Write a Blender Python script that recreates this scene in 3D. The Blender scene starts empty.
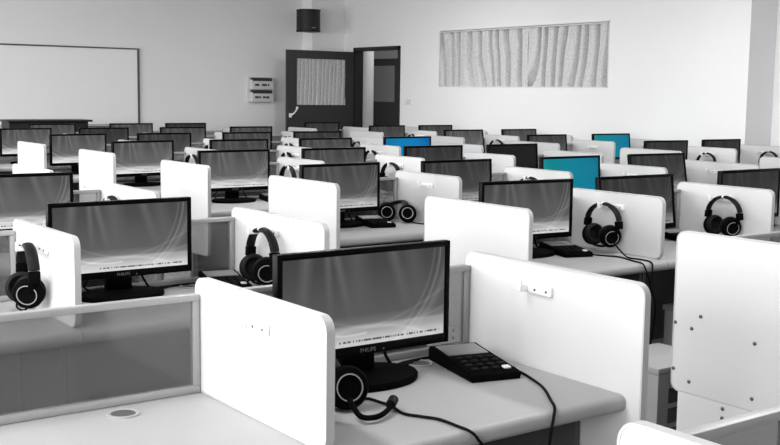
import bpy, bmesh, math, random
from mathutils import Vector, Matrix
random.seed(7)
scene = bpy.context.scene
COL = scene.collection
PI = math.pi
ZD = 0.75                      # desk-top height above the floor

# ------------------------------------------------------------------ camera
CAM = Vector((-1.3753, -2.8016, 0.8546 + ZD))
F_PX, YAW, PITCH, ROLL = 1093.94, 0.6331, 0.1174, 0.0135
cd = bpy.data.cameras.new('camera')
cd.sensor_fit = 'HORIZONTAL'
cd.sensor_width = 36.0
cd.lens = F_PX / 780.0 * 36.0
cd.clip_start = 0.05
cd.clip_end = 200
cam = bpy.data.objects.new('camera', cd)
fw = Vector((math.sin(YAW) * math.cos(PITCH), math.cos(YAW) * math.cos(PITCH), -math.sin(PITCH)))
rt = Vector((math.cos(YAW), -math.sin(YAW), 0))
up = rt.cross(fw)
r2 = rt * math.cos(ROLL) + up * math.sin(ROLL)
u2 = -rt * math.sin(ROLL) + up * math.cos(ROLL)
cam.matrix_world = Matrix(((r2.x, u2.x, -fw.x, CAM.x), (r2.y, u2.y, -fw.y, CAM.y), (r2.z, u2.z, -fw.z, CAM.z), (0, 0, 0, 1)))
COL.objects.link(cam)
scene.camera = cam

# ------------------------------------------------------------------ materials
def mat(name, c, rough=0.6, metal=0.0, noise=0.0, nscale=6.0, bump=0.0, spec=0.5):
    m = bpy.data.materials.new(name)
    m.use_nodes = True
    nt = m.node_tree
    b = nt.nodes['Principled BSDF']
    if not isinstance(c, (tuple, list)):
        c = (c, c, c)
    b.inputs['Base Color'].default_value = (*c, 1)
    b.inputs['Roughness'].default_value = rough
    b.inputs['Metallic'].default_value = metal
    b.inputs['Specular IOR Level'].default_value = spec
    if noise or bump:
        tc = nt.nodes.new('ShaderNodeTexCoord')
        nz = nt.nodes.new('ShaderNodeTexNoise')
        nz.inputs['Scale'].default_value = nscale
        nz.inputs['Detail'].default_value = 5
        nt.links.new(tc.outputs['Object'], nz.inputs['Vector'])
        if noise:
            mr = nt.nodes.new('ShaderNodeMapRange')
            mr.inputs['To Min'].default_value = 1 - noise
            mr.inputs['To Max'].default_value = 1 + noise
            nt.links.new(nz.outputs['Fac'], mr.inputs['Value'])
            mx = nt.nodes.new('ShaderNodeMix')
            mx.data_type = 'RGBA'
            mx.blend_type = 'MULTIPLY'
            mx.inputs['Factor'].default_value = 1
            mx.inputs['A'].default_value = (*c, 1)
            nt.links.new(mr.outputs['Result'], mx.inputs['B'])
            nt.links.new(mx.outputs['Result'], b.inputs['Base Color'])
        if bump:
            bp = nt.nodes.new('ShaderNodeBump')
            bp.inputs['Strength'].default_value = bump
            bp.inputs['Distance'].default_value = 0.002
            nt.links.new(nz.outputs['Fac'], bp.inputs['Height'])
            nt.links.new(bp.outputs['Normal'], b.inputs['Normal'])
    return m

M = {}
M['wall'] = mat('wall_paint', 0.86, 0.85, noise=0.02, nscale=2, bump=0.05)
M['wallback'] = mat('back_wall_paint', 0.87, 0.85, noise=0.02, nscale=2, bump=0.05)
M['ceil'] = mat('ceiling_paint', 0.75, 0.9, noise=0.02)
M['floor'] = mat('floor_tile', 0.06, 0.5, noise=0.15, nscale=3)
M['board'] = mat('partition_laminate', 0.68, 0.45, noise=0.02, nscale=4)
M['trim'] = mat('partition_edge', 0.50, 0.45, noise=0.03)
M['desk'] = mat('desk_laminate', 0.38, 0.5, noise=0.04, nscale=9)
M['deskleg'] = mat('desk_side', 0.085, 0.55, noise=0.05)
M['legpanel'] = mat('leg_panel', 0.72, 0.5, noise=0.02)
M['alu'] = mat('aluminium_frame', 0.36, 0.4, metal=0.25, noise=0.03)
M['black'] = mat('black_plastic', 0.003, 0.7, noise=0.1, nscale=20, spec=0.02)
M['gloss'] = mat('black_gloss_plastic', 0.0015, 0.35, noise=0.1, nscale=20, spec=0.06)
M['rubber'] = mat('black_cable', 0.004, 0.7, noise=0.1, spec=0.1)
M['pad'] = mat('black_leatherette', 0.005, 0.6, noise=0.2, nscale=60, bump=0.3, spec=0.2)
M['ring'] = mat('silver_ring', 0.45, 0.35, metal=0.6, noise=0.02)
M['white'] = mat('white_plastic', 0.85, 0.4, noise=0.02)
M['bolt'] = mat('steel_bolt', 0.12, 0.4, metal=0.6, noise=0.1)
M['lcd'] = mat('console_display', 0.30, 0.3, noise=0.08)
M['keys'] = mat('console_keys', 0.003, 0.7, noise=0.1, spec=0.15)
M['logo'] = mat('logo_print', 0.13, 0.5, noise=0.02)
M['wood'] = mat('stool_wood', 0.33, 0.6, noise=0.12, nscale=5)
M['woodshade'] = mat('stool_shade_wood', 0.10, 0.6, noise=0.12, nscale=5)  # darker copy of the stool wood, front shade put into the colour
M['door'] = mat('door_paint', 0.03, 0.5, noise=0.1, nscale=5)
M['doorframe'] = mat('door_frame_paint', 0.012, 0.5, noise=0.1)
M['wb'] = mat('whiteboard_enamel', 0.9, 0.35, noise=0.01)
M['wbframe'] = mat('whiteboard_frame', 0.09, 0.4, metal=0.2, noise=0.05)
M['speaker'] = mat('speaker_grille', 0.006, 0.6, noise=0.3, nscale=90, bump=0.4)
M['speakerside'] = mat('speaker_cabinet', 0.006, 0.5, noise=0.1, spec=.2)
M['holder'] = mat('holder_plastic', 0.70, 0.4, noise=0.02)
M['holderdark'] = mat('holder_shade_print', 0.04, 0.6, noise=0.05)  # dark tone for the captions and the painted shade in the pockets
M['lectern'] = mat('lectern_black', 0.008, 0.4, noise=0.1)
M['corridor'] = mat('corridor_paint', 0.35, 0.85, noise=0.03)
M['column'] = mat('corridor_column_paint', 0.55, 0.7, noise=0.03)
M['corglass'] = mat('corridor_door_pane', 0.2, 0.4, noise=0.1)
M['seal'] = mat('switch_print', 0.7, 0.5, noise=0.02)

def curtain_mat(name, base):
    m = mat(name, base, 0.85)
    nt = m.node_tree
    b = nt.nodes['Principled BSDF']
    tc = nt.nodes.new('ShaderNodeTexCoord')
    nz = nt.nodes.new('ShaderNodeTexNoise')
    nz.inputs['Scale'].default_value = 40
    nz.inputs['Detail'].default_value = 6
    nt.links.new(tc.outputs['Object'], nz.inputs['Vector'])
    vo = nt.nodes.new('ShaderNodeTexVoronoi')
    vo.inputs['Scale'].default_value = 45
    nt.links.new(tc.outputs['Object'], vo.inputs['Vector'])
    ad = nt.nodes.new('ShaderNodeMath')
    ad.operation = 'ADD'
    nt.links.new(nz.outputs['Fac'], ad.inputs[0])
    nt.links.new(vo.outputs['Distance'], ad.inputs[1])
    mr = nt.nodes.new('ShaderNodeMapRange')
    mr.inputs['From Min'].default_value = 0.4
    mr.inputs['From Max'].default_value = 1.3
    mr.inputs['To Min'].default_value = base * 0.82
    mr.inputs['To Max'].default_value = base * 1.15
    nt.links.new(ad.outputs[0], mr.inputs['Value'])
    nt.links.new(mr.outputs['Result'], b.inputs['Base Color'])
    return m
M['curtain'] = curtain_mat('brocade_curtain', 0.6)
M['doorcurtain'] = curtain_mat('door_curtain', 0.52)

def glass_mat():
    m = bpy.data.materials.new('tinted_clear_glass')
    m.use_nodes = True
    nt = m.node_tree
    nt.nodes.clear()
    out = nt.nodes.new('ShaderNodeOutputMaterial')
    tr = nt.nodes.new('ShaderNodeBsdfTransparent')
    tr.inputs['Color'].default_value = (0.62, 0.62, 0.62, 1)
    gl = nt.nodes.new('ShaderNodeBsdfGlossy')
    gl.inputs['Roughness'].default_value = 0.08
    df = nt.nodes.new('ShaderNodeBsdfDiffuse')
    df.inputs['Color'].default_value = (0.35, 0.35, 0.35, 1)
    nz = nt.nodes.new('ShaderNodeTexNoise')
    nz.inputs['Scale'].default_value = 3
    mr = nt.nodes.new('ShaderNodeMapRange')
    mr.inputs['To Min'].default_value = 0.13
    mr.inputs['To Max'].default_value = 0.2
    nt.links.new(nz.outputs['Fac'], mr.inputs['Value'])
    m1 = nt.nodes.new('ShaderNodeMixShader')
    nt.links.new(mr.outputs['Result'], m1.inputs['Fac'])
    nt.links.new(tr.outputs[0], m1.inputs[1])
    nt.links.new(df.outputs[0], m1.inputs[2])
    m2 = nt.nodes.new('ShaderNodeMixShader')
    m2.inputs['Fac'].default_value = 0.04
    nt.links.new(m1.outputs[0], m2.inputs[1])
    nt.links.new(gl.outputs[0], m2.inputs[2])
    nt.links.new(m2.outputs[0], out.inputs['Surface'])
    return m
M['glass'] = glass_mat()

# --- the picture shown on a lit screen: a dusky wallpaper with light wisps and a bright horizon
class NB:
    def __init__(s, nt): s.nt = nt
    def m(s, op, a, b=None, c=None):
        n = s.nt.nodes.new('ShaderNodeMath')
        n.operation = op
        for k, v in enumerate((a, b, c)):
            if v is None: continue
            if isinstance(v, (int, float)): n.inputs[k].default_value = v
            else: s.nt.links.new(v, n.inputs[k])
        return n.outputs[0]
SX0, SX1, SZ0, SZ1 = -0.291, 0.291, 0.115, 0.387
def screen_mat(name, colour=None):
    m = bpy.data.materials.new(name)
    m.use_nodes = True
    nt = m.node_tree
    b = nt.nodes['Principled BSDF']
    b.inputs['Base Color'].default_value = (0.003, 0.003, 0.003, 1)
    b.inputs['Roughness'].default_value = 0.4
    b.inputs['Specular IOR Level'].default_value = 0.1
    N = NB(nt)
    tc = nt.nodes.new('ShaderNodeTexCoord')
    sp = nt.nodes.new('ShaderNodeSeparateXYZ')
    nt.links.new(tc.outputs['Object'], sp.inputs[0])
    u = N.m('MULTIPLY', N.m('SUBTRACT', sp.outputs['X'], SX0), 1 / (SX1 - SX0))
    v = N.m('MULTIPLY', N.m('SUBTRACT', sp.outputs['Z'], SZ0), 1 / (SZ1 - SZ0))
    rp = nt.nodes.new('ShaderNodeValToRGB')
    e = rp.color_ramp.elements
    stops = [(0, .62), (.09, .50), (.15, .36), (.21, .30), (.235, .17), (.34, .095), (.6, .08), (.85, .06), (1, .055)]
    while len(e) < len(stops): e.new(.5)
    for el, (p, c) in zip(e, stops):
        el.position = p
        el.color = (c, c, c, 1)
    nt.links.new(v, rp.inputs['Fac'])
    val = rp.outputs['Color']
    sp2 = nt.nodes.new('ShaderNodeSeparateColor')
    nt.links.new(val, sp2.inputs[0])
    val = sp2.outputs[0]
    def arc(cx, cz, r, w, amp, val, u0=None, u1=None):
        du = N.m('MULTIPLY', N.m('SUBTRACT', u, cx), 2.14)
        dv = N.m('SUBTRACT', v, cz)
        d = N.m('SQRT', N.m('ADD', N.m('MULTIPLY', du, du), N.m('MULTIPLY', dv, dv)))
        d = N.m('MULTIPLY', N.m('ABSOLUTE', N.m('SUBTRACT', d, r)), 1 / w)
        g = N.m('MAXIMUM', N.m('SUBTRACT', 1, d), 0)
        g = N.m('MULTIPLY', N.m('MULTIPLY', g, g), amp)
        if u0 is not None: g = N.m('MULTIPLY', g, N.m('GREATER_THAN', u, u0))
        if u1 is not None: g = N.m('MULTIPLY', g, N.m('LESS_THAN', u, u1))
        return N.m('ADD', val, g)
    val = arc(0.42, 1.05, 1.18, .035, .09, val, 0.55)       # bright sweep up the right-hand side
    val = arc(0.40, 1.06, 1.14, .03, .05, val, 0.60)
    val = arc(0.47, 1.10, 1.20, .10, .06, val, 0.58)
    val = arc(0.40, 1.62, 1.50, .028, .20, val, None, 0.5)   # line falling from the left edge
    val = arc(0.30, 3.20, 3.05, .03, .05, val)
    val = arc(0.62, 2.60, 2.42, .03, .05, val)
    val = arc(0.50, -2.00, 2.20, .05, .10, val)
    for cu, sl, w, amp in ((.12, .04, .05, .06), (.27, -.03, .03, .06), (.36, -.12, .035, .07), (.45, -.05, .10, .04), (.72, -.16, .05, .05), (.82, -.1, .08, .03)):
        d = N.m('ABSOLUTE', N.m('SUBTRACT', u, N.m('ADD', N.m('MULTIPLY', N.m('SUBTRACT', v, .6), sl), cu)))
        g = N.m('MAXIMUM', N.m('SUBTRACT', 1, N.m('MULTIPLY', d, 1 / w)), 0)
        fade = N.m('MULTIPLY', N.m('MAXIMUM', N.m('SUBTRACT', v, .28), 0), 1.4)
        fade = N.m('MINIMUM', fade, 1)
        val = N.m('ADD', val, N.m('MULTIPLY', N.m('MULTIPLY', g, amp), fade))
    # a line of tiny illegible type along the bottom
    wn = nt.nodes.new('ShaderNodeTexWhiteNoise')
    wn.noise_dimensions = '1D'
    nt.links.new(N.m('FLOOR', N.m('MULTIPLY', u, 150)), wn.inputs['W'])
    t = N.m('GREATER_THAN', wn.outputs['Value'], .3)
    for a_, op in ((.33, 'GREATER_THAN'), (.975, 'LESS_THAN')): t = N.m('MULTIPLY', t, N.m(op, u, a_))
    t = N.m('MULTIPLY', t, N.m('GREATER_THAN', v, .04))
    t = N.m('MULTIPLY', t, N.m('LESS_THAN', v, .062))
    val = N.m('MULTIPLY', val, N.m('SUBTRACT', 1, N.m('MULTIPLY', t, .8)))
    oi = nt.nodes.new('ShaderNodeObjectInfo')
    mx = nt.nodes.new('ShaderNodeMix')
    mx.data_type = 'RGBA'
    mx.blend_type = 'MULTIPLY'
    mx.inputs['Factor'].default_value = 1
    if colour is None:
        nt.links.new(val, mx.inputs['A'])
    else:
        cr = nt.nodes.new('ShaderNodeValToRGB')
        ce = cr.color_ramp.elements
        while len(ce) < len(colour): ce.new(.5)
        for el, (p, c) in zip(ce, colour):
            el.position = p
            el.color = (*c, 1)
        nz = nt.nodes.new('ShaderNodeTexNoise')
        nz.inputs['Scale'].default_value = 7
        nt.links.new(tc.outputs['Object'], nz.inputs['Vector'])
        f = N.m('ADD', N.m('MULTIPLY', u, .75), N.m('MULTIPLY', nz.outputs['Fac'], .3))
        f = N.m('SUBTRACT', f, N.m('MULTIPLY', val, .25))
        nt.links.new(f, cr.inputs['Fac'])
        nt.links.new(cr.outputs['Color'], mx.inputs['A'])
    nt.links.new(oi.outputs['Color'], mx.inputs['B'])
    nt.links.new(mx.outputs['Result'], b.inputs['Emission Color'])
    b.inputs['Emission Strength'].default_value = 1.0
    return m
M['screen'] = screen_mat('screen_grey_wallpaper')
M['screen_blue'] = screen_mat('screen_blue_wallpaper', [(0, (.0, .14, .30)), (.35, (.0, .22, .48)), (.7, (.0, .20, .52)), (1, (.0, .07, .30))])
M['screen_teal'] = screen_mat('screen_teal_wallpaper', [(0, (.03, .40, .28)), (.22, (.0, .24, .28)), (.6, (.0, .22, .33)), (1, (.0, .16, .28))])
M['screen_off'] = mat('screen_switched_off', 0.004, 0.3, noise=0.1, spec=0.2)

# ------------------------------------------------------------------ mesh helpers
def bxs(bm, x0, x1, y0, y1, z0, z1, bev=0.0, seg=2, mt=None):
    r = bmesh.ops.create_cube(bm, size=1)
    vs = r['verts']
    for v in vs:
        v.co = Vector(((x0 + x1) / 2 + v.co.x * (x1 - x0), (y0 + y1) / 2 + v.co.y * (y1 - y0), (z0 + z1) / 2 + v.co.z * (z1 - z0)))
    if mt is not None:
        for v in vs: v.co = mt @ v.co
    if bev:
        es = list({e for v in vs for e in v.link_edges})
        bmesh.ops.bevel(bm, geom=es, offset=bev, segments=seg, affect='EDGES', profile=0.5)
    return bm
def box(*a, **k):
    return bxs(bmesh.new(), *a, **k)
def tube(bm, pts, r, n=8, radii=None, smooth=True, flat=None):
    """sweep a circle (or an ellipse: flat = (width, depth)) along a polyline"""
    P = [Vector(p) for p in pts]
    if smooth and len(P) > 2:
        Q = []
        for i in range(len(P) - 1):
            p0, p1, p2, p3 = P[max(i - 1, 0)], P[i], P[i + 1], P[min(i + 2, len(P) - 1)]
            for k in range(5):
                t = k / 5
                Q.append(0.5 * ((2 * p1) + (p2 - p0) * t + (2 * p0 - 5 * p1 + 4 * p2 - p3) * t * t + (-p0 + 3 * p1 - 3 * p2 + p3) * t ** 3))
        Q.append(P[-1])
        P = Q
    rings = []
    nrm = None
    for i, p in enumerate(P):
        d = (P[min(i + 1, len(P) - 1)] - P[max(i - 1, 0)]).normalized()
        if nrm is None:
            ref = Vector((1, 0, 0)) if abs(d.x) < .9 else Vector((0, 0, 1))
            nrm = (ref - d * ref.dot(d)).normalized()
        else:
            nrm = (nrm - d * nrm.dot(d)).normalized()
        bi = d.cross(nrm)
        a, b = (r, r) if flat is None else flat
        rings.append([bm.verts.new(p + nrm * (a * math.cos(2 * PI * k / n)) + bi * (b * math.sin(2 * PI * k / n))) for k in range(n)])
    for A, B in zip(rings, rings[1:]):
        for k in range(n):
            bm.faces.new((A[k], A[(k + 1) % n], B[(k + 1) % n], B[k]))
    bm.faces.new(rings[0][::-1])
    bm.faces.new(rings[-1])
    return bm
def lathe(bm, prof, n=24, mt=None, caps=True):
    """revolve (radius, height) pairs round the local z axis"""
    rings = []
    for r, z in prof:
        ring = []
        for k in range(n):
            c = Vector((r * math.cos(2 * PI * k / n), r * math.sin(2 * PI * k / n), z))
            ring.append(bm.verts.new(mt @ c if mt is not None else c))
        rings.append(ring)
    for A, B in zip(rings, rings[1:]):
        for k in range(n):
            bm.faces.new((A[k], A[(k + 1) % n], B[(k + 1) % n], B[k]))
    if caps:
        bm.faces.new(rings[0][::-1])
        bm.faces.new(rings[-1])
    return bm
def prism_x(bm, outline, x0, x1):
    A = [bm.verts.new((x0, y, z)) for y, z in outline]
    B = [bm.verts.new((x1, y, z)) for y, z in outline]
    n = len(outline)
    for k in range(n):
        bm.faces.new((A[k], A[(k + 1) % n], B[(k + 1) % n], B[k]))
    bm.faces.new(A[::-1])
    bm.faces.new(B)
    return bm
def rrect(y0, y1, z0, z1, r, seg=6):
    o = []
    for cy, cz, a0 in ((y1 - r, z1 - r, 0), (y0 + r, z1 - r, 90), (y0 + r, z0 + r, 180), (y1 - r, z0 + r, 270)):
        for k in range(seg + 1):
            a = math.radians(a0 + 90 * k / seg)
            o.append((cy + r * math.cos(a), cz + r * math.sin(a)))
    return o
MESH = {}
def finish(bm, name, m, smooth=False):
    bmesh.ops.recalc_face_normals(bm, faces=bm.faces)
    me = bpy.data.meshes.new(name)
    bm.to_mesh(me)
    bm.free()
    me.materials.append(M[m] if isinstance(m, str) else m)
    if smooth:
        for p in me.polygons: p.use_smooth = True
        try: me.set_sharp_from_angle(angle=math.radians(40))
        except Exception: pass
    return me
def part(name, key, build, m, parent=None, smooth=True, loc=None, rot=None):
    """a mesh object; the mesh is built once per key and shared by all the copies"""
    if key is None or key not in MESH:
        me = finish(build(), name, m, smooth)
        if key is not None: MESH[key] = me
    else:
        me = MESH[key]
    o = bpy.data.objects.new(name, me)
    COL.objects.link(o)
    if parent is not None: o.parent = parent
    if loc: o.location = loc
    if rot: o.rotation_euler = rot
    return o
def thing(name, label, cat, loc, rz=0.0, group=None):
    o = bpy.data.objects.new(name, None)
    o.empty_display_size = 0.1
    COL.objects.link(o)
    o.location = loc
    o.rotation_euler = (0, 0, rz)
    return tag(o, label, cat, group)
def tag(o, label, cat, group=None):
    o['label'] = label
    o['category'] = cat
    if group: o['group'] = group
    return o
def struct(name, bm, m, parent=None, label=None):
    o = part(name, None, lambda: bm, m, parent, smooth=False)
    if parent is None: o['kind'] = 'structure'
    if label: o['label'] = label
    return o

# ------------------------------------------------------------------ the room
H = 3.30
XR, XREC, YSTEP = 9.27, 9.758, 4.891
YB = 13.40
XL, YF = -4.2, -5.0
struct('floor', box(XL - .2, 13.2, YF - .2, 17.2, -0.1, 0), 'floor')
struct('ceiling', box(XL - .2, 13.2, YF - .2, 17.2, H, H + .1), 'ceil')
struct('wall_back', box(XL - .2, XR, YB, YB + .2, 0, H), 'wallback')
# right wall with the high curtained window and the doorway
WY0, WY1, WZ0, WZ1 = 7.005, 10.48, .963 + ZD, 1.822 + ZD
DY0, DY1, DZ = 11.476, 12.80, 1.62 + ZD
T = .13
bm = bmesh.new()
bxs(bm, XR, XR + T, YSTEP, WY0, 0, H)
bxs(bm, XR, XR + T, WY0, WY1, 0, WZ0)
bxs(bm, XR, XR + T, WY0, WY1, WZ1, H)
bxs(bm, XR, XR + T, WY1, DY0, 0, H)
bxs(bm, XR, XR + T, DY0, DY1, DZ, H)
bxs(bm, XR, XR + T, DY1, YB + .2, 0, H)
bxs(bm, XR + T, XREC, YSTEP, YSTEP + .2, 0, H)
bxs(bm, XREC, XREC + .2, YF, YSTEP + .2, 0, H)
struct('wall_right', bm, 'wall')
# column in the far right corner
struct('trim_1', box(8.61, XR, 13.10, YB, 0, H), 'wallback')
# left wall with a run of daylight windows, and the wall behind the camera
bm = bmesh.new()
LW = [(-4.2, -1.7), (-1.0, 1.5), (2.2, 4.7), (5.4, 7.9), (8.6, 11.1)]
LZ0, LZ1 = .95, 2.85
bxs(bm, XL - .2, XL, YF - .2, YB, 0, LZ0)
bxs(bm, XL - .2, XL, YF - .2, YB, LZ1, H)
ys = [YF - .2] + [v for w in LW for v in w] + [YB]
for k in range(0, len(ys), 2): bxs(bm, XL - .2, XL, ys[k], ys[k + 1], LZ0, LZ1)
struct('wall_left', bm, 'wall')
struct('wall_front', box(XL, XREC, YF - .2, YF, 0, H), 'wall')
for k, (a, b) in enumerate(LW):
    w = struct('window_%d' % (k + 2), box(XL - .12, XL - .06, a, a + .06, LZ0, LZ1), 'alu')
    bm = bmesh.new()
    bxs(bm, XL - .12, XL - .06, b - .06, b, LZ0, LZ1)
    bxs(bm, XL - .12, XL - .06, a + .06, b - .06, LZ0, LZ0 + .06)
    bxs(bm, XL - .12, XL - .06, a + .06, b - .06, LZ1 - .06, LZ1)
    bxs(bm, XL - .12, XL - .06, (a + b) / 2 - .03, (a + b) / 2 + .03, LZ0 + .06, LZ1 - .06)
    struct('window_frame', bm, 'alu', w)

# the high window in the right wall: frame, rail, pane
w1 = struct('window_1', box(XR + .15, XR + .16, WY0, WY1, WZ0, WZ1), 'glass')
bm = bmesh.new()
for a in ((WY0, WY0 + .012, WZ0, WZ1), (WY1 - .012, WY1, WZ0, WZ1), (WY0, WY1, WZ0, WZ0 + .012), (WY0, WY1, WZ1 - .012, WZ1)):
    bxs(bm, XR - .006, XR + .14, *a)
struct('window_frame', bm, 'holder', w1)
rail = part('curtain_rail', None, lambda: tube(bmesh.new(), [(XR - .012, WY0 + .02, WZ1 - .03), (XR - .012, WY1 - .02, WZ1 - .03)], .010), 'holder')
tag(rail, 'thin curtain rail along the top of the high window', 'curtain rail')

def curtain(name, y0, y1, z0, z1, x, amp, folds, lean, sd, axis='y'):
    rnd = random.Random(sd)
    nu, nv = 220, 16
    ph = [rnd.uniform(0, 6.28) for _ in range(6)]
    bm = bmesh.new()
    g = []
    for j in range(nv + 1):
        v = j / nv                                     # 0 bottom .. 1 top
        row = []
        for i in range(nu + 1):
            s = i / nu
            q = s * folds + .16 * math.sin(6.28 * s * 2.1 + ph[0]) + .10 * math.sin(6.28 * s * 4.3 + ph[1])
            q += lean * (1 - v) ** 1.4 * (.3 + .7 * math.sin(6.28 * s * .8 + ph[2]) ** 2) + .06 * math.sin(5 * v + 9 * s + ph[3])
            sn = math.sin(PI * q)
            f = q - math.floor(q)
            d = 1 - .95 * math.exp(-(sn / .30) ** 2) - .35 * f          # round fold, then a deep narrow crease
            d += .07 * math.sin(s * folds * 19 + 4 * v) * (.2 + .8 * v ** 3)
            off = amp * d
            yy = y0 + (y1 - y0) * s
            zz = z0 + (z1 - z0) * v
            row.append(bm.verts.new((x - off, yy, zz) if axis == 'y' else (yy, x - off, zz)))
        g.append(row)
    for j in range(nv):
        for i in range(nu):
            bm.faces.new((g[j][i], g[j][i + 1], g[j + 1][i + 1], g[j + 1][i]))
    return bm
tag(part('curtain', None, lambda: curtain('c', 8.515, WY1 - .015, WZ0 + .012, WZ1 - .02, XR + .125, .13, 9, .55, 3), 'curtain'),
    'patterned grey curtain, far half of the high window nearer the door', 'curtain', 'curtains in the high window')
tag(part('curtain', None, lambda: curtain('c', WY0 + .015, 8.55, WZ0 + .012, WZ1 - .02, XR + .122, .13, 8, -.75, 11), 'curtain'),
    'patterned grey curtain, near half of the high window farther from door', 'curtain', 'curtains in the high window')

# doorway, door leaf opened flat towards the back wall, and the corridor behind
d1 = struct('door_1', (lambda b: (bxs(b, XR - .02, XR + T + .02, DY1 - .055, DY1, 0, DZ), bxs(b, XR - .02, XR + T + .02, DY0, DY0 + .055, 0, DZ),
                                  bxs(b, XR - .02, XR + T + .02, DY0, DY1, DZ - .06, DZ))[0])(bmesh.new()), 'doorframe',
            label='black door frame of the open doorway in the right wall')
lz0, lz1, lx0, lx1, ly = .01, 1.545 + ZD, 7.915, XR - .03, 12.76
gx0, gx1, gz0, gz1 = 8.105, 9.077, .647 + ZD, 1.41 + ZD
bm = bmesh.new()
bxs(bm, lx0, gx0, ly, ly + .045, lz0, lz1)
bxs(bm, gx1, lx1, ly, ly + .045, lz0, lz1)
bxs(bm, gx0, gx1, ly, ly + .045, lz0, gz0)
bxs(bm, gx0, gx1, ly, ly + .045, gz1, lz1)
leaf = struct('door_leaf', bm, 'door', d1)
struct('door_pane', box(gx0, gx1, ly + .034, ly + .042, gz0, gz1), 'glass', leaf)
o = part('door_curtain', None, lambda: curtain('c', gx0 + .002, gx1 - .002, gz0 + .002, gz1 - .002, ly + .030, .022, 12, .5, 5, axis='x'), 'doorcurtain', leaf)
def hnd():
    b = tube(bmesh.new(), [(7.97, ly - .03, .485 + ZD), (8.01, ly - .045, .50 + ZD), (8.06, ly - .04, .545 + ZD), (8.10, ly - .03, .60 + ZD)], .014)
    bxs(b, 7.95, 7.99, ly - .04, ly, .44 + ZD, .51 + ZD, bev=.005)
    bxs(b, 8.085, 8.115, ly - .035, ly, .58 + ZD, .62 + ZD, bev=.005)
    return b
part('door_handle', None, hnd, 'white', leaf)['label'] = 'white pull handle'
bm = bmesh.new()
bxs(bm, 11.6, 11.8, 11.0, 17.0, 0, H)
struct('wall_corridor', bm, 'corridor')
struct('wall_corridor_end', box(XR + T, 11.6, 17.0, 17.2, 0, H), 'corridor')
struct('wall_corridor_near', box(XR + T, 11.6, 10.7, 10.9, 0, H), 'corridor')
tag(part('column', None, lambda: lathe(bmesh.new(), [(.115, 0), (.115, H)], 32, Matrix.Translation((10.3, 13.87, 0))), 'column'),
    'pale round column seen through the open doorway', 'column')
def cdoor():
    b = bmesh.new()
    bxs(b, 11.54, 11.6, 14.62, 15.48, 0, 1.54 + ZD)
    return b
cd_ = struct('door_2', cdoor(), 'doorframe')
struct('door_pane', box(11.525, 11.54, 14.70, 15.40, .69 + ZD, 1.40 + ZD), 'corglass', cd_)
struct('baseboard_right', box(XR - .012, XR, YSTEP, DY0, 0, .09), 'trim')
struct('baseboard_back', box(XL, 8.61, YB - .012, YB, 0, .09), 'trim')

# whiteboard on the back wall
t = thing('whiteboard', 'wide whiteboard with thin dark frame on the back wall', 'whiteboard', (3.55, YB, 1.65))
WX0, WX1, WBZ0, WBZ1 = 1.55 - 3.55, 5.585 - 3.55, .325 + ZD - 1.65, 1.475 + ZD - 1.65
part('board', None, lambda: box(WX0, WX1, -.025, -.001, WBZ0, WBZ1), 'wb', t)
def wbf():
    b = bmesh.new()
    bxs(b, WX0, WX1, -.04, -.001, WBZ1, WBZ1 + .022)
    bxs(b, WX0, WX1, -.04, -.001, WBZ0 - .025, WBZ0)
    bxs(b, WX1, WX1 + .03, -.04, -.001, WBZ0 - .025, WBZ1 + .022)
    bxs(b, WX0 - .03, WX0, -.04, -.001, WBZ0 - .025, WBZ1 + .022)
    return b
part('frame', None, wbf, 'wbframe', t)
part('pen_tray', None, lambda: box(WX0 + .4, WX1 - .4, -.09, -.04, WBZ0 - .02, WBZ0 - .008), 'white', t)

# black half-round loudspeaker high on the back wall
t = thing('wall_speaker', 'black half-round loudspeaker high on the wall above the door', 'speaker', (8.40, 12.86, 1.85 + ZD))
def spk(r0, z0, z1, a0=180, a1=360, n=24):
    b = bmesh.new()
    ol = [(r0 * math.cos(math.radians(a0 + (a1 - a0) * k / n)), .9 * r0 * math.sin(math.radians(a0 + (a1 - a0) * k / n))) for k in range(n + 1)]
    ol += [(r0 * .8, .16), (-r0 * .8, .16)]
    A = [b.verts.new((x, y, z0)) for x, y in ol]
    B = [b.verts.new((x, y, z1)) for x, y in ol]
    for k in range(len(ol)): b.faces.new((A[k], A[(k + 1) % len(ol)], B[(k + 1) % len(ol)], B[k]))
    b.faces.new(A[::-1]); b.faces.new(B)
    return b
part('grille', None, lambda: spk(.187, .02, .345), 'speaker', t)
part('end_cap', None, lambda: spk(.194, .345, .365), 'speakerside', t)
part('end_cap', None, lambda: spk(.194, 0, .02), 'speakerside', t)
part('wall_bracket', None, lambda: box(.10, .225, .16, .36, .12, .24), 'speakerside', t)
part('badge', None, lambda: box(-.075, -.01, -.215, -.198, .058, .066), 'ring', t)

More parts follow.
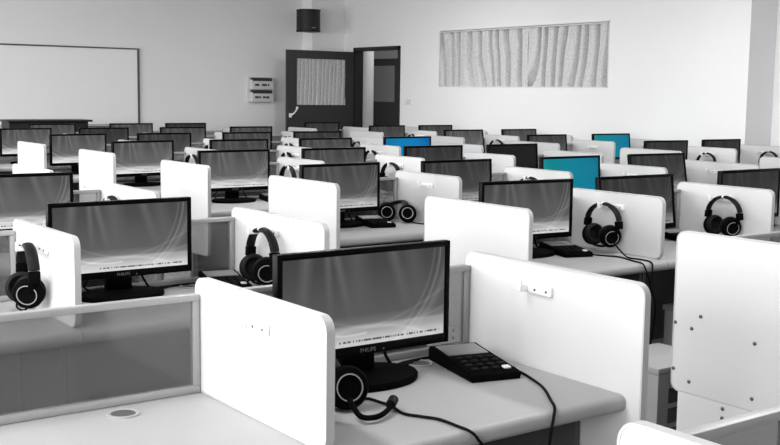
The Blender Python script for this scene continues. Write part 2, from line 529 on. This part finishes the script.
# two-pocket leaflet holder beside the door
t = thing('leaflet_holder', 'white two-tier leaflet holder on wall left of the door', 'leaflet holder', (7.765, YB, .69 + ZD))
part('back_plate', None, lambda: box(-.235, .20, -.02, 0, -.005, .41), 'holder', t)
for k in (0, 1):
    z = k * .205
    def pocket(z=z):
        b = bmesh.new()
        bxs(b, -.20, .20, -.115, -.10, z, z + .135)
        bxs(b, -.20, -.187, -.10, -.02, z, z + .155)
        bxs(b, .187, .20, -.10, -.02, z, z + .155)
        bxs(b, -.187, .187, -.10, -.02, z, z + .012)
        return b
    p = part('pocket', None, pocket, 'holder', t)
    part('slot', None, lambda z=z: box(-.187, .187, -.1, -.021, z + .013, z + .19), 'holderdark', p)['label'] = 'dark fill, painted shade of the open slot'  # solid dark block fills the opening in place of its shade
    for x, wd in (((-.15, .07), (-.07, .03), (.0, .05), (.06, .06)) if k == 0 else ((-.15, .08), (-.02, .09), (.09, .025))):
        part('caption', None, lambda z=z, x=x, wd=wd: box(x, x + wd, -.118, -.115, z + .055, z + .09), 'holderdark', p)['label'] = 'dark printed caption'

# light switch by the doorway
t = thing('light_switch', 'small white double light switch right of the doorway', 'light switch', (XR, 11.22, .735 + ZD))
part('plate', None, lambda: box(-.012, -.001, -.11, .11, -.05, .05, bev=.003), 'white', t)
for y in (-.075, -.01): part('rocker', None, lambda y=y: box(-.019, -.012, y, y + .055, -.028, .028), 'seal', t)

# black teaching console in front of the whiteboard
t = thing('teaching_console', 'long black teaching console in front of the whiteboard', 'console', (3.87, 12.5, 0))
ct = .425 + ZD
part('cabinet', None, lambda: box(-.55, .55, -.25, .3, 0, ct - .12), 'lectern', t)
part('hood', None, lambda: box(-.56, .56, -.05, .3, ct - .12, ct - .03), 'lectern', t)
part('top', None, lambda: box(-.60, .60, -.12, .32, ct - .03, ct, bev=.006), 'lectern', t)
for s in (-1, 1): part('door', None, lambda s=s: box(min(s * .02, s * .53), max(s * .02, s * .53), -.265, -.25, .08, ct - .16), 'speakerside', t)

# ------------------------------------------------------------------ workstations
YJ = {-1: -1.618, 0: 0.0, 1: 1.649, 2: 3.238, 3: 4.944, 4: 6.63, 5: 8.267, 6: 9.996, 7: 11.55}
DX = {-1: 0, 0: 0, 1: 0, 2: -.016, 3: .023, 4: .03, 5: .04, 6: .063, 7: -.016}
CX = [0, 1, 2.116, 3.116, 4.116, 5.116, 6.116, 7.234, 8.234, 9.234]
OV = {(0, -1): -.033, (1, -1): .97, (2, 0): 2.10, (1, 1): .993, (3, 1): 3.165, (4, 1): 4.122, (3, 3): 3.162, (2, 4): 2.126, (2, 5): 2.105}
def X(i, j):
    if (i, j) in OV: return OV[(i, j)]
    if i < 0: return i * 1.0
    if i == 9: return XR - .04
    return CX[i] + DX[j]
ROW = {-1: 'bottom right corner', 0: 'front row', 1: 'second row', 2: 'third row', 3: 'fourth row', 4: 'fifth row', 5: 'sixth row', 6: 'seventh row', 7: 'last row'}
ORD = ['first', 'second', 'third', 'fourth']
def seat(i, j):
    """words for a station: where it is"""
    if j == -1: return 'at the bottom right corner'
    if i < 0: return ROW[j] + ', at far left'
    if i == 0: return ROW[j] + ', left of the aisle'
    if i <= 5: return '%s, %s desk right of the aisle' % (ROW[j], ORD[i - 2])
    return '%s, %s desk by the right wall' % (ROW[j], ('second last', 'last')[i - 7])
def pwhere(i, j):
    if j == -1: return 'at the bottom right corner'
    if i == 0: return ROW[j] + ', far left'
    if i == 1: return ROW[j] + ', left edge of the aisle'
    if i == 2: return ROW[j] + ', right edge of the aisle'
    if i <= 5: return '%s, after the %s desk right of aisle' % (ROW[j], ORD[i - 3])
    if i == 6: return ROW[j] + ', right end of the middle block'
    if i == 7: return ROW[j] + ', left end of right block'
    if i == 8: return ROW[j] + ', middle of right block'
    return ROW[j] + ', against the right wall'

TH = .022
LM, LE = .690, .788
HT, HB = .332 + ZD, -.316 + ZD
def partition(i, j):
    L = LE if i in (1, 2, 6, 7) else LM
    bolts = i in (2, 7)
    end = i in (1, 2, 6, 7, 9)
    zb = HB if end else ZD + .001
    t = thing('partition_panel', 'white partition board, ' + pwhere(i, j), 'partition', (X(i, j) + TH / 2 - .004, YJ[j], 0), 0, 'white partition boards between desks')
    def board():
        b = prism_x(bmesh.new(), rrect(-L + .006, -.006, zb + .006, HT - .006, .034), -TH / 2, TH / 2)
        return b
    part('board', ('board', L, end), board, 'board', t)
    def edge():
        b = bmesh.new()
        o = rrect(-L, 0, zb, HT, .04)
        q = rrect(-L + .006, -.006, zb + .006, HT - .006, .034)
        n = len(o)
        V = [[b.verts.new((x, *p)) for p in ol] for x, ol in ((-TH / 2 - .001, o), (TH / 2 + .001, o), (TH / 2 + .001, q), (-TH / 2 - .001, q))]
        for s in range(4):
            A, B = V[s], V[(s + 1) % 4]
            for k in range(n): b.faces.new((A[k], A[(k + 1) % n], B[(k + 1) % n], B[k]))
        return b
    part('edge_trim', ('edge', L, end), edge, 'trim', t)
    if end: part('leg_panel', ('legp', L), lambda: box(-.012, .012, -.50, -.04, 0, HB + .003), 'legpanel', t)
    if bolts:
        pts = [(-.093, -.05), (-.012, -.038), (-.133, .005), (-.383, -.054), (-.012, -.226), (-.091, -.265), (-.383, -.266), (-.256, -.335), (-.256, -.372)]
        for k, (y, z) in enumerate(pts if j <= 2 else pts[:3]):
            x = -TH / 2 if z > -.316 else -.012
            part('bolt', 'bolt', lambda: lathe(bmesh.new(), [(.0075, 0), (.0075, .003), (.004, .005)], 10, Matrix.Rotation(-PI / 2, 4, 'Y')), 'bolt', t, loc=(x, y, z + ZD))
    elif i != 2:
        hung = (i, j) in HUNG
        def hook():
            b = bmesh.new()
            bxs(b, -TH / 2 - .012, -TH / 2, -.425, -.31, .238 + ZD, .268 + ZD, bev=.004)
            pl = .085 if hung else .04
            bxs(b, -TH / 2 - pl, -TH / 2 - .01, -.325, -.307, .243 + ZD, .262 + ZD, bev=.003)
            bxs(b, -TH / 2 - pl - .005, -TH / 2 - pl + .005, -.325, -.307, .243 + ZD, .278 + ZD, bev=.003)
            return b
        hk = part('headset_hook', ('hook', hung), hook, 'white', t)
        for y in (-.405, -.355):
            part('screw', 'screw', lambda: lathe(bmesh.new(), [(.004, 0), (.004, .002), (.002, .003)], 8, Matrix.Rotation(-PI / 2, 4, 'Y')), 'bolt', hk, loc=(-TH / 2 - .012, y, .252 + ZD))
    return t

def glass_screen(i, j, x0, x1):
    w = x1 - x0
    key = round(w, 3)
    t = thing('glass_screen', 'low glass screen behind desk, ' + seat(i, j), 'glass screen', ((x0 + x1) / 2, YJ[j], ZD), 0, 'low glass screens behind desks')
    h = w / 2 - .001
    def rails(z0, z1): return lambda: box(-h, h, -.036, -.006, z0, z1, bev=.003)
    part('top_rail', ('gtop', key), rails(.267, .286), 'alu', t)
    part('bottom_rail', ('gbot', key), rails(.001, .022), 'alu', t)
    for s in (-1, 1):
        part('post', ('gpost',), lambda: box(-.009, .009, -.034, -.008, .022, .267, bev=.002), 'alu', t, loc=(s * (h - .009), 0, 0))
    part('pane', ('gpane', key), lambda: box(-h + .018, h - .018, -.024, -.018, .022, .267), 'glass', t)

def desk(i, j, x0, x1):
    w = x1 - x0
    key = round(w, 3)
    h = w / 2 - .001
    t = thing('desk', 'grey computer desk, ' + seat(i, j), 'desk', ((x0 + x1) / 2, YJ[j], 0), 0, 'grey computer desks in rows')
    def top():
        b = bmesh.new()
        prof = [(0, -.05), (-.715, -.05), (-.727, -.044), (-.732, -.034), (-.732, -.016), (-.727, -.006), (-.715, 0), (0, 0)]
        return prism_x(b, [(y, z + ZD) for y, z in prof], -h, h)
    part('worktop', ('top', key), top, 'desk', t)
    part('modesty_panel', ('mod', key), lambda: box(-h + .02, h - .02, -.085, -.065, .12, ZD - .05), 'deskleg', t)
    for s in (-1, 1):
        part('side_panel', ('side',), lambda: box(-.01, .01, -.56, -.065, .0, ZD - .05), 'deskleg', t, loc=(s * (h - .012), 0, 0))
    def ring():
        b = bmesh.new()
        n = 24
        pr = [(.044, -.004), (.044, .0025), (.038, .0035), (.033, .001), (.033, -.004)]
        return lathe(b, pr, n, None, False)
    g = part('cable_grommet', 'grommet', ring, 'desk', t, loc=(.222, -.113, ZD + .002))
    part('grommet_cap', 'gcap', lambda: lathe(bmesh.new(), [(.0325, -.004), (.0325, .0012)], 24), 'deskleg', g)
    return t

# ---- monitor
def text_mesh(txt, size, depth=.0006):
    cu = bpy.data.curves.new('txt', 'FONT')
    cu.body = txt
    cu.size = size
    cu.extrude = depth
    cu.align_x = 'CENTER'
    ob = bpy.data.objects.new('txt', cu)
    COL.objects.link(ob)
    dg = bpy.context.evaluated_depsgraph_get()
    me = bpy.data.meshes.new_from_object(ob.evaluated_get(dg))
    bpy.data.objects.remove(ob)
    me.materials.clear()
    me.materials.append(M['logo'])
    return me
LOGO = text_mesh('PHILIPS', .018)
def monitor(i, j, cx, b=1.0, screen='screen', label=None, rz=0.0, cable=True, tilt=0.0):
    what = {'screen': 'grey wallpaper', 'screen_blue': 'bright blue screen', 'screen_teal': 'bright teal screen', 'screen_off': 'blank black screen'}[screen]
    t = thing('monitor', label or 'black monitor with %s, %s' % (what, seat(i, j)), 'monitor', (cx, YJ[j] - .205, ZD), rz, 'widescreen monitors on the desks')
    def bezel():
        bb = bmesh.new()
        bxs(bb, -.3095, SX0, 0, .03, .086, .405, bev=.003)
        bxs(bb, SX1, .3095, 0, .03, .086, .405, bev=.003)
        bxs(bb, SX0 - .004, SX1 + .004, 0, .03, SZ1, .405, bev=.003)
        bxs(bb, SX0 - .004, SX1 + .004, 0, .03, .086, SZ0, bev=.003)
        return bb
    part('bezel', 'bezel', bezel, 'gloss', t)
    def back():
        bb = bmesh.new()
        bxs(bb, -.305, .305, .012, .04, .09, .401, bev=.008)
        bxs(bb, -.2, .2, .035, .065, .12, .36, bev=.02)
        return bb
    part('back_shell', 'back', back, 'black', t)
    s = part('screen', ('scr', screen), lambda: box(SX0, SX1, .005, .013, SZ0, SZ1), screen, t, smooth=False)
    s.color = (b, b, b, 1)
    def neck():
        bb = bmesh.new()
        bxs(bb, -.055, .055, .035, .085, .01, .16, bev=.012)
        return bb
    part('stand_neck', 'neck', neck, 'gloss', t)
    def base():
        m4 = Matrix.Translation((0, .022, 0)) @ Matrix.Diagonal((.182, .128, 1, 1))
        return lathe(bmesh.new(), [(.985, 0.0), (1.0, .004), (1.0, .016), (.97, .022), (.5, .028), (.1, .030)], 40, m4)
    part('stand_base', 'base', base, 'black', t)
    lg = bpy.data.objects.new('brand_logo', LOGO)
    COL.objects.link(lg)
    lg.parent = t
    lg.location = (0, -.0008, .0935)
    lg.rotation_euler = (PI / 2, 0, 0)
    part('power_button', 'pbtn', lambda: box(.055, .06, -.001, .001, .094, .099), 'logo', t)
    if tilt:
        pv = Vector((0, 0, .405))
        off = pv - Matrix.Rotation(-tilt, 3, 'X') @ pv
        for ch in t.children:
            if ch.name.split('.')[0] in ('bezel', 'back_shell', 'screen', 'brand_logo', 'power_button'):
                ch.location = off + Matrix.Rotation(-tilt, 3, 'X') @ ch.location
                ch.rotation_euler.x -= tilt
    if cable:
        def cab():
            return tube(bmesh.new(), [(.10, .07, .10), (.13, .09, .05), (.16, .09, .012), (.22, .115, .006), (.30, .125, .006), (.40, .128, .006), (.46, .13, .006)], .005)
        part('video_cable', 'vcab', cab, 'rubber', t)
        def cab2():
            return tube(bmesh.new(), [(-.10, .07, .10), (-.13, .10, .04), (-.05, .125, .006), (.05, .13, .006), (.12, .105, .006), (.2, .09, .006), (.25, .11, .006)], .0045)
        part('power_cable', 'pcab', cab2, 'rubber', t)
    return t

# ---- keypad console (language-lab control unit)
def console(i, j, x, y, rz=-.24, label=None, cable=None):
    t = thing('keypad_console', label or 'black keypad console on desk, ' + seat(i, j), 'keypad console', (x, y, ZD), rz, 'keypad consoles on the desks')
    tilt = [(-.155, .022), (.155, .045)]
    def body():
        b = bmesh.new()
        o = [(-.155, .001), (-.155, .020), (-.147, .026), (.147, .047), (.155, .042), (.155, .001)]
        prism_x(b, o, -.085, .085)
        bmesh.ops.bevel(b, geom=[e for e in b.edges if abs(e.verts[0].co.x - e.verts[1].co.x) < 1e-6 and abs(e.verts[0].co.x) > .08], offset=.004, segments=2, affect='EDGES')
        return b
    part('housing', 'cbody', body, 'black', t)
    sl = math.atan2(.021, .294)
    def P(y): return .026 + (y + .147) / .294 * .021
    mt = Matrix.Translation((0, .085, P(.085) + .0005)) @ Matrix.Rotation(sl, 4, 'X')
    fr = part('display_frame', 'cframe', lambda: box(-.07, .07, -.052, .05, -.002, .002, mt=mt), 'ring', t, smooth=False)
    part('display', 'cdisp', lambda: box(-.063, .063, -.045, .043, .001, .003, mt=mt), 'lcd', fr, smooth=False)
    k = 0
    for r in range(4):
        for c in range(4):
            x_ = -.054 + c * .036
            y_ = -.115 + r * .036
            white = (r == 0 and c == 3)
            m2 = Matrix.Translation((x_, y_, P(y_)))@ Matrix.Rotation(sl, 4, 'X')
            kk = part('key', ('key', r, c), lambda m2=m2: box(-.012, .012, -.011, .011, -.001, .006, bev=.003, mt=m2), 'white' if white else 'keys', t)
            if white: kk['label'] = 'white key'
    if cable:
        inv = Matrix.Rotation(-rz, 4, 'Z') @ Matrix.Translation((-x, -y, -ZD))
        part('cable', None, lambda: tube(bmesh.new(), [inv @ Vector(p) for p in cable], .0042), 'rubber', t)
    return t

# ---- headset: drawn with the ring in the local yz plane; +x points to the board it hangs on
def headset_parts(t, mic=True):
    def arc(a0, a1, ry, rz_, cz, n=14):
        return [(0, ry * math.cos(math.radians(a0 + (a1 - a0) * k / n)), cz + rz_ * math.sin(math.radians(a0 + (a1 - a0) * k / n))) for k in range(n + 1)]
    def band(): return tube(bmesh.new(), arc(12, 168, .118, .105, -.115), .01, 10, flat=(.022, .0095), smooth=False)
    hb = part('headband', 'hband', band, 'pad', t)
    def notch(): return tube(bmesh.new(), arc(87, 93, .119, .106, -.115, 3), .01, 10, flat=(.0235, .011), smooth=False)
    part('hook_tip', 'hooktip', notch, 'white', hb)['label'] = 'white hook tip over the band'  # white patch on the band stands in for the covering hook tip
    for s in (-1, 1):
        m = Matrix.Translation((0, s * .114, -.118))
        part('slider', ('slider', s), lambda m=m, s=s: box(-.022, .022, -.013, .013, -.022, .022, bev=.005, mt=m @ Matrix.Rotation(s * .1, 4, 'X')), 'black', t)
        # yoke down to the cup
        part('yoke', ('yoke', s), lambda s=s: tube(bmesh.new(), [(0, s * .112, -.125), (-.006, s * .108, -.150), (-.008, s * .098, -.178)], .01, 8, flat=(.016, .006)), 'black', t)
        cm = Matrix.Translation((-.012, s * .066, -.184)) @ Matrix.Rotation(-.18 * s, 4, 'X') @ Matrix.Rotation(-.45 if s < 0 else -.25, 4, 'Z') @ Matrix.Rotation(-s * PI / 2, 4, 'X')
        cup = part('ear_cup', ('cup', s), lambda cm=cm: lathe(bmesh.new(), [(.052, -.014), (.059, -.004), (.059, .012), (.053, .023), (.038, .028), (.034, .025), (.002, .025)], 28, cm), 'black', t)
        part('ear_cushion', ('cush', s), lambda cm=cm: lathe(bmesh.new(), [(.03, -.016), (.036, -.034), (.046, -.041), (.056, -.034), (.060, -.022), (.056, -.014)], 28, cm), 'pad', cup)
        def ring(cm=cm):
            b = bmesh.new()
            return lathe(b, [(.0385, .0273), (.0375, .0295), (.035, .0295), (.0345, .0265)], 28, cm, False)
        part('cup_ring', ('cring', s), ring, 'ring', cup)['label'] = 'silver ring on the cup'
    if mic:
        part('microphone_boom', 'boom', lambda: tube(bmesh.new(), [(-.02, -.085, -.21), (-.03, -.05, -.235), (-.03, .0, -.242), (-.03, .045, -.236)], .006, 8), 'black', t)
def headset_hung(i, j, label=None, rz=0.0, cable=None, dy=-.315, dx=0.0, boomcable=True):
    x = X(i, j) - .058 + dx
    lab = label or 'black headset hanging on partition, ' + pwhere(i, j)
    t = thing('headset', lab, 'headset', (x, YJ[j] + dy, .268 + ZD + .012), rz, 'headsets hung on the partitions')
    headset_parts(t)
    if cable: part('cable', None, lambda: tube(bmesh.new(), cable, .0045), 'rubber', t)
    return t

# which places exist: (column, row)
ST = [(0, -1), (-1, 0), (0, 0), (2, 0), (-1, 1), (0, 1), (2, 1), (3, 1), (4, 1), (0, 2)] + [(i, 2) for i in (2, 3, 4, 5, 7)]
for j in (3, 4, 5, 6, 7): ST += [(i, j) for i in (2, 3, 4, 5, 7, 8)]
PT = [(0, -1), (0, 0), (1, 0), (2, 0), (0, 1), (1, 1), (2, 1), (3, 1), (4, 1), (5, 1), (1, 2), (2, 2), (3, 2), (4, 2), (5, 2), (6, 2), (7, 2), (1, 3)]
for j in (3, 4, 5, 6, 7): PT += [(i, j) for i in (2, 3, 4, 5, 6, 7, 8, 9)]
HUNG = {(1, 1), (3, 1), (0, 1), (4, 1), (1, 2), (4, 2), (3, 3), (4, 3), (8, 3), (9, 3), (3, 4), (4, 4), (5, 4), (4, 5), (5, 5), (6, 5), (8, 5), (6, 6), (8, 6), (7, 7)}
for p in PT: partition(*p)
for i, j in ST:
    x0, x1 = X(i, j) + TH - .002, X(i + 1, j) - .006
    desk(i, j, x0 if i in (2, 7) else X(i, j) + TH / 2 - .003, x1 if i + 1 in (1, 6, 9) else X(i + 1, j) + TH / 2 - .005)
    glass_screen(i, j, x0, x1)

MON = [(0, 0, .455), (0, 1, .379), (0, 2, .446), (2, 1, 2.655), (3, 1, 3.507), (4, 1, 4.595), (2, 2, 2.519), (3, 2, 3.487), (4, 2, 4.594), (5, 2, 5.569),
       (2, 3, 2.664), (3, 3, 3.588), (4, 3, 4.634), (5, 3, 5.569), (7, 3, 7.745), (8, 3, 8.667), (2, 4, 2.647), (3, 4, 3.618), (4, 4, 4.593), (5, 4, 5.622),
       (7, 4, 7.66), (8, 4, 8.743), (2, 5, 2.66), (3, 5, 3.602), (4, 5, 4.604), (5, 5, 5.532), (7, 5, 7.762), (8, 5, 8.736), (2, 6, 2.686), (3, 6, 3.615),
       (4, 6, 4.646), (5, 6, 5.613), (7, 6, 7.802), (8, 6, 8.682), (3, 7, 3.527), (4, 7, 4.62), (5, 7, 5.43), (7, 7, 7.70)]
BR = {(0, 0): .85, (0, 1): 1.0, (0, 2): 1.15, (2, 1): .9, (3, 1): .38, (4, 1): .3, (3, 2): .5, (5, 2): .4, (2, 3): 1.1, (2, 4): 1.15, (2, 5): 1.15, (2, 6): 1.1, (4, 3): .4,
      (7, 3): .35, (8, 3): .3, (7, 4): .55, (3, 7): .9, (4, 7): .9, (3, 6): .4, (3, 5): .55, (5, 5): .5, (5, 7): .35, (7, 7): .4, (7, 6): .6, (8, 6): .6, (7, 5): 1.0, (8, 5): .8}
SCR = {(5, 4): 'screen_blue', (4, 2): 'screen_teal', (8, 4): 'screen_teal', (5, 3): 'screen_off'}
LAB = {(0, 0): 'large black monitor with grey wallpaper nearest the camera, front row',
       (4, 2): 'monitor with bright teal screen, third row, larger and nearer of the two',
       (8, 4): 'monitor with bright teal screen, smaller and farther, near the right wall',
       (5, 4): 'monitor with bright blue screen in front of the doorway',
       (5, 3): 'monitor with blank black screen, switched off, fourth row'}
WID = {(2, 1): .667, (3, 1): .64, (5, 2): .67, (7, 3): .68, (8, 3): .646, (4, 3): .65, (5, 5): .65, (7, 5): .648, (8, 4): .655, (2, 4): .59, (2, 5): .585, (2, 6): .585, (2, 2): .605}
TILT = {(3, 1): .12, (7, 5): .2, (5, 2): .18, (8, 4): .12, (5, 3): .08, (4, 2): .06, (8, 5): .12, (4, 4): .05, (7, 4): .1, (3, 2): .04}
for i, j, x in MON:
    ta = (x + 1.375) / (YJ[j] + 2.6)
    yaw = -max(-.12, min(.12, (WID.get((i, j), .619) / .619 - 1) / ta))
    monitor(i, j, x, BR.get((i, j), .8), SCR.get((i, j), 'screen'), LAB.get((i, j)), rz=yaw, cable=j <= 3, tilt=TILT.get((i, j), 0.0))

# keypad consoles
console(0, 0, .825, -.255, label='black keypad console with display beside the nearest monitor, front row',
        cable=[(.885, -.375, .772), (.909, -.37, .757), (.893, -.432, .755), (.843, -.548, .755), (.765, -.66, .755), (.725, -.715, .755), (.70, -.738, .738), (.685, -.742, .68), (.67, -.742, .55), (.66, -.70, .35)])
console(0, 1, .86, 1.47)
console(2, 1, 2.90, 1.40, rz=-.3, cable=[(2.93, 1.265, .77), (2.965, 1.25, .757), (3.0, 1.20, .755), (3.029, 1.124, .755), (2.985, .99, .755), (2.97, .925, .754), (2.98, .908, .73), (3.03, .905, .62), (3.07, .905, .50), (3.07, .93, .3)])
console(3, 1, 3.93, 1.44)
console(2, 2, 2.74, 2.97, rz=-.25)
console(3, 2, 3.92, 3.03)
console(2, 3, 2.98, 4.68)
console(2, 4, 2.98, 6.36)

# headsets hung on partitions
HS = [(4, 1, -.40), (1, 2, -.31), (4, 2, -.34), (3, 3, -.26), (4, 3, -.31), (8, 3, -.36), (9, 3, -.45), (3, 4, -.27), (4, 4, -.28), (5, 4, -.28),
      (4, 5, -.26), (5, 5, -.27), (6, 5, -.2), (8, 5, -.33), (6, 6, -.25), (8, 6, -.2), (7, 7, -.2)]
for i, j, dy in HS: headset_hung(i, j, dy=dy, rz=random.uniform(-.1, .12))
headset_hung(1, 1, label='black headset hanging on partition behind the nearest monitor, second row', rz=-.05, dy=-.38,
             cable=[(-.02, .05, -.225), (-.04, .10, -.255), (-.07, .16, -.268), (-.10, .20, -.272)])
headset_hung(3, 1, label='black headset on partition with two cables trailing off the desk edge', rz=0.0, dy=-.325,
             cable=[(-.02, -.10, -.215), (-.05, -.2, -.262), (-.055, -.25, -.275), (-.045, -.33, -.276), (-.07, -.41, -.28), (-.09, -.432, -.33), (-.10, -.43, -.5), (-.11, -.40, -.7)])
headset_hung(0, 1, label='black headset turned sideways on the leftmost partition, second row', rz=-.12, dy=-.34, dx=-.0,
             cable=[(-.02, .06, -.21), (-.03, .075, -.26), (-.01, .02, -.265), (0.0, -.02, -.225)])

# headsets lying on a desk on their sides, cups towards the camera
def lying(label, loc, rz, sc, boom, cable):
    t = thing('headset', label, 'headset', loc, 0)
    rot = Matrix.Rotation(rz, 4, 'Z')
    for c, rx, az in (((.115, -.015, .062), PI / 2 - .22, -.35), ((-.005, .07, .062), PI / 2 - .22, -.25)):
        m = rot @ Matrix.Scale(sc, 4) @ Matrix.Translation(c) @ Matrix.Rotation(az, 4, 'Z') @ Matrix.Rotation(rx, 4, 'X')
        cup = part('ear_cup', None, lambda m=m: lathe(bmesh.new(), [(.048, -.04), (.058, -.03), (.060, .010), (.053, .023), (.038, .028), (.034, .025), (.002, .025)], 28, m), 'black', t)
        part('cup_ring', None, lambda m=m: lathe(bmesh.new(), [(.0385, .0273), (.0375, .0295), (.035, .0295), (.0345, .0265)], 28, m, False), 'ring', cup)['label'] = 'silver ring on the cup'
    bp = [(.11, .02, .10), (.125, .10, .13), (.11, .19, .12), (.05, .22, .10), (.0, .17, .11), (-.01, .10, .10)]
    part('headband', None, lambda: tube(bmesh.new(), [rot @ (Vector(p) * sc) for p in bp], .01, 10, flat=(.022, .0095)), 'pad', t)
    L = Vector(loc)
    if boom:
        part('microphone_boom', None, lambda: tube(bmesh.new(), [Vector(p) - L for p in boom], .0075, 8), 'black', t)
        e, d = Vector(boom[-1]) - L, (Vector(boom[-1]) - Vector(boom[-2])).normalized()
        part('microphone', None, lambda: tube(bmesh.new(), [e - d * .012, e + d * .006, e + d * .022], .0145, 10), 'pad', t)
    part('cable', None, lambda: tube(bmesh.new(), [Vector(p) - L for p in cable], .0042), 'rubber', t)
    return t
lying('black headset lying on the desk, third row, right of the aisle', (2.90, 3.02, ZD), -.35, 1.0, None,
      [(3.0, 3.0, .77), (3.02, 2.93, .757), (3.03, 2.84, .755), (3.09, 2.82, .755), (3.115, 2.86, .755)])
lying('black headset lying on the nearest desk with its microphone boom out', (.13, -.40, ZD), .1, 1.0,
      [(.21, -.47, .80), (.205, -.53, .77), (.247, -.545, .765), (.303, -.517, .768), (.335, -.49, .775)],
      [(.25, -.40, .79), (.30, -.37, .758), (.346, -.36, .755), (.354, -.41, .755), (.358, -.462, .755), (.343, -.53, .755), (.365, -.579, .755), (.39, -.627, .755), (.392, -.70, .755), (.405, -.734, .748), (.425, -.744, .725), (.44, -.745, .68), (.44, -.74, .45)])

# stools: wooden, seat on two slab sides with stretchers
def stool(x, y, label):
    t = thing('stool', label, 'stool', (x, y, 0), 0, 'wooden stools at the desks')
    part('seat', 'seat', lambda: box(-.2, .2, -.17, .17, .425, .455, bev=.004), 'wood', t)
    for s in (-1, 1):
        part('side_panel', ('spanel', s), lambda s=s: box(s * .165 - .035, s * .165 + .035, -.17, .15, 0, .425), 'wood', t)
    for z in (.10, .19, .28):
        part('stretcher', ('stretch', z), lambda z=z: box(-.128, .128, -.14, -.122, z, z + .06), 'woodshade', t)
    return t
stool(2.445, .355, 'grey wooden stool in the aisle gap between two partition boards')
stool(3.62, .98, 'wooden stool pushed under desk, second row, second desk right of aisle')

# ------------------------------------------------------------------ lamps
def area(name, loc, rot, sx, sy, e, c=(1, 1, 1)):
    l = bpy.data.lights.new(name, 'AREA')
    l.shape = 'RECTANGLE'
    l.size, l.size_y = sx, sy
    l.energy = e
    l.color = c
    o = bpy.data.objects.new(name, l)
    COL.objects.link(o)
    o.location = loc
    o.rotation_euler = rot
    return o
WE = [100, 125, 150, 150, 140]
for (a, b), e in zip(LW, WE):
    area('window_daylight', (XL - .04, (a + b) / 2, (LZ0 + LZ1) / 2), (0, -PI / 2, 0), LZ1 - LZ0 - .1, b - a - .1, e)
k = 0
for x in (-1.0, 3.0, 7.0):
    for y in (0.0, 4.5, 9.0):
        t = thing('fill_lamp', 'added overhead fill lamp, out of view', 'added fill lamp', (x, y, H), 0, 'added overhead fill lamps')  # unseen fixtures, added overhead to give the room fill light
        part('housing', 'lhouse', lambda: box(-.15, .15, -.62, .62, -.07, -.001), 'white', t)
        area('fill_light', (x, y, H - .09), (0, 0, 0), .26, 1.2, 48)
area('corridor_fill', (10.6, 12.6, H - .05), (0, 0, 0), .5, .5, 30)  # added light to brighten the corridor, its source unseen

w = bpy.data.worlds.new('daylight')
scene.world = w
w.use_nodes = True
bg = w.node_tree.nodes['Background']
bg.inputs['Color'].default_value = (.9, .9, .9, 1)
bg.inputs['Strength'].default_value = 1.0

vs = scene.view_settings
vs.view_transform = 'Standard'
vs.look = 'None'
vs.gamma = 1.0
vs.exposure = 0.2
vs.use_curve_mapping = False
scene.cycles.max_bounces = 8
scene.cycles.transparent_max_bounces = 16
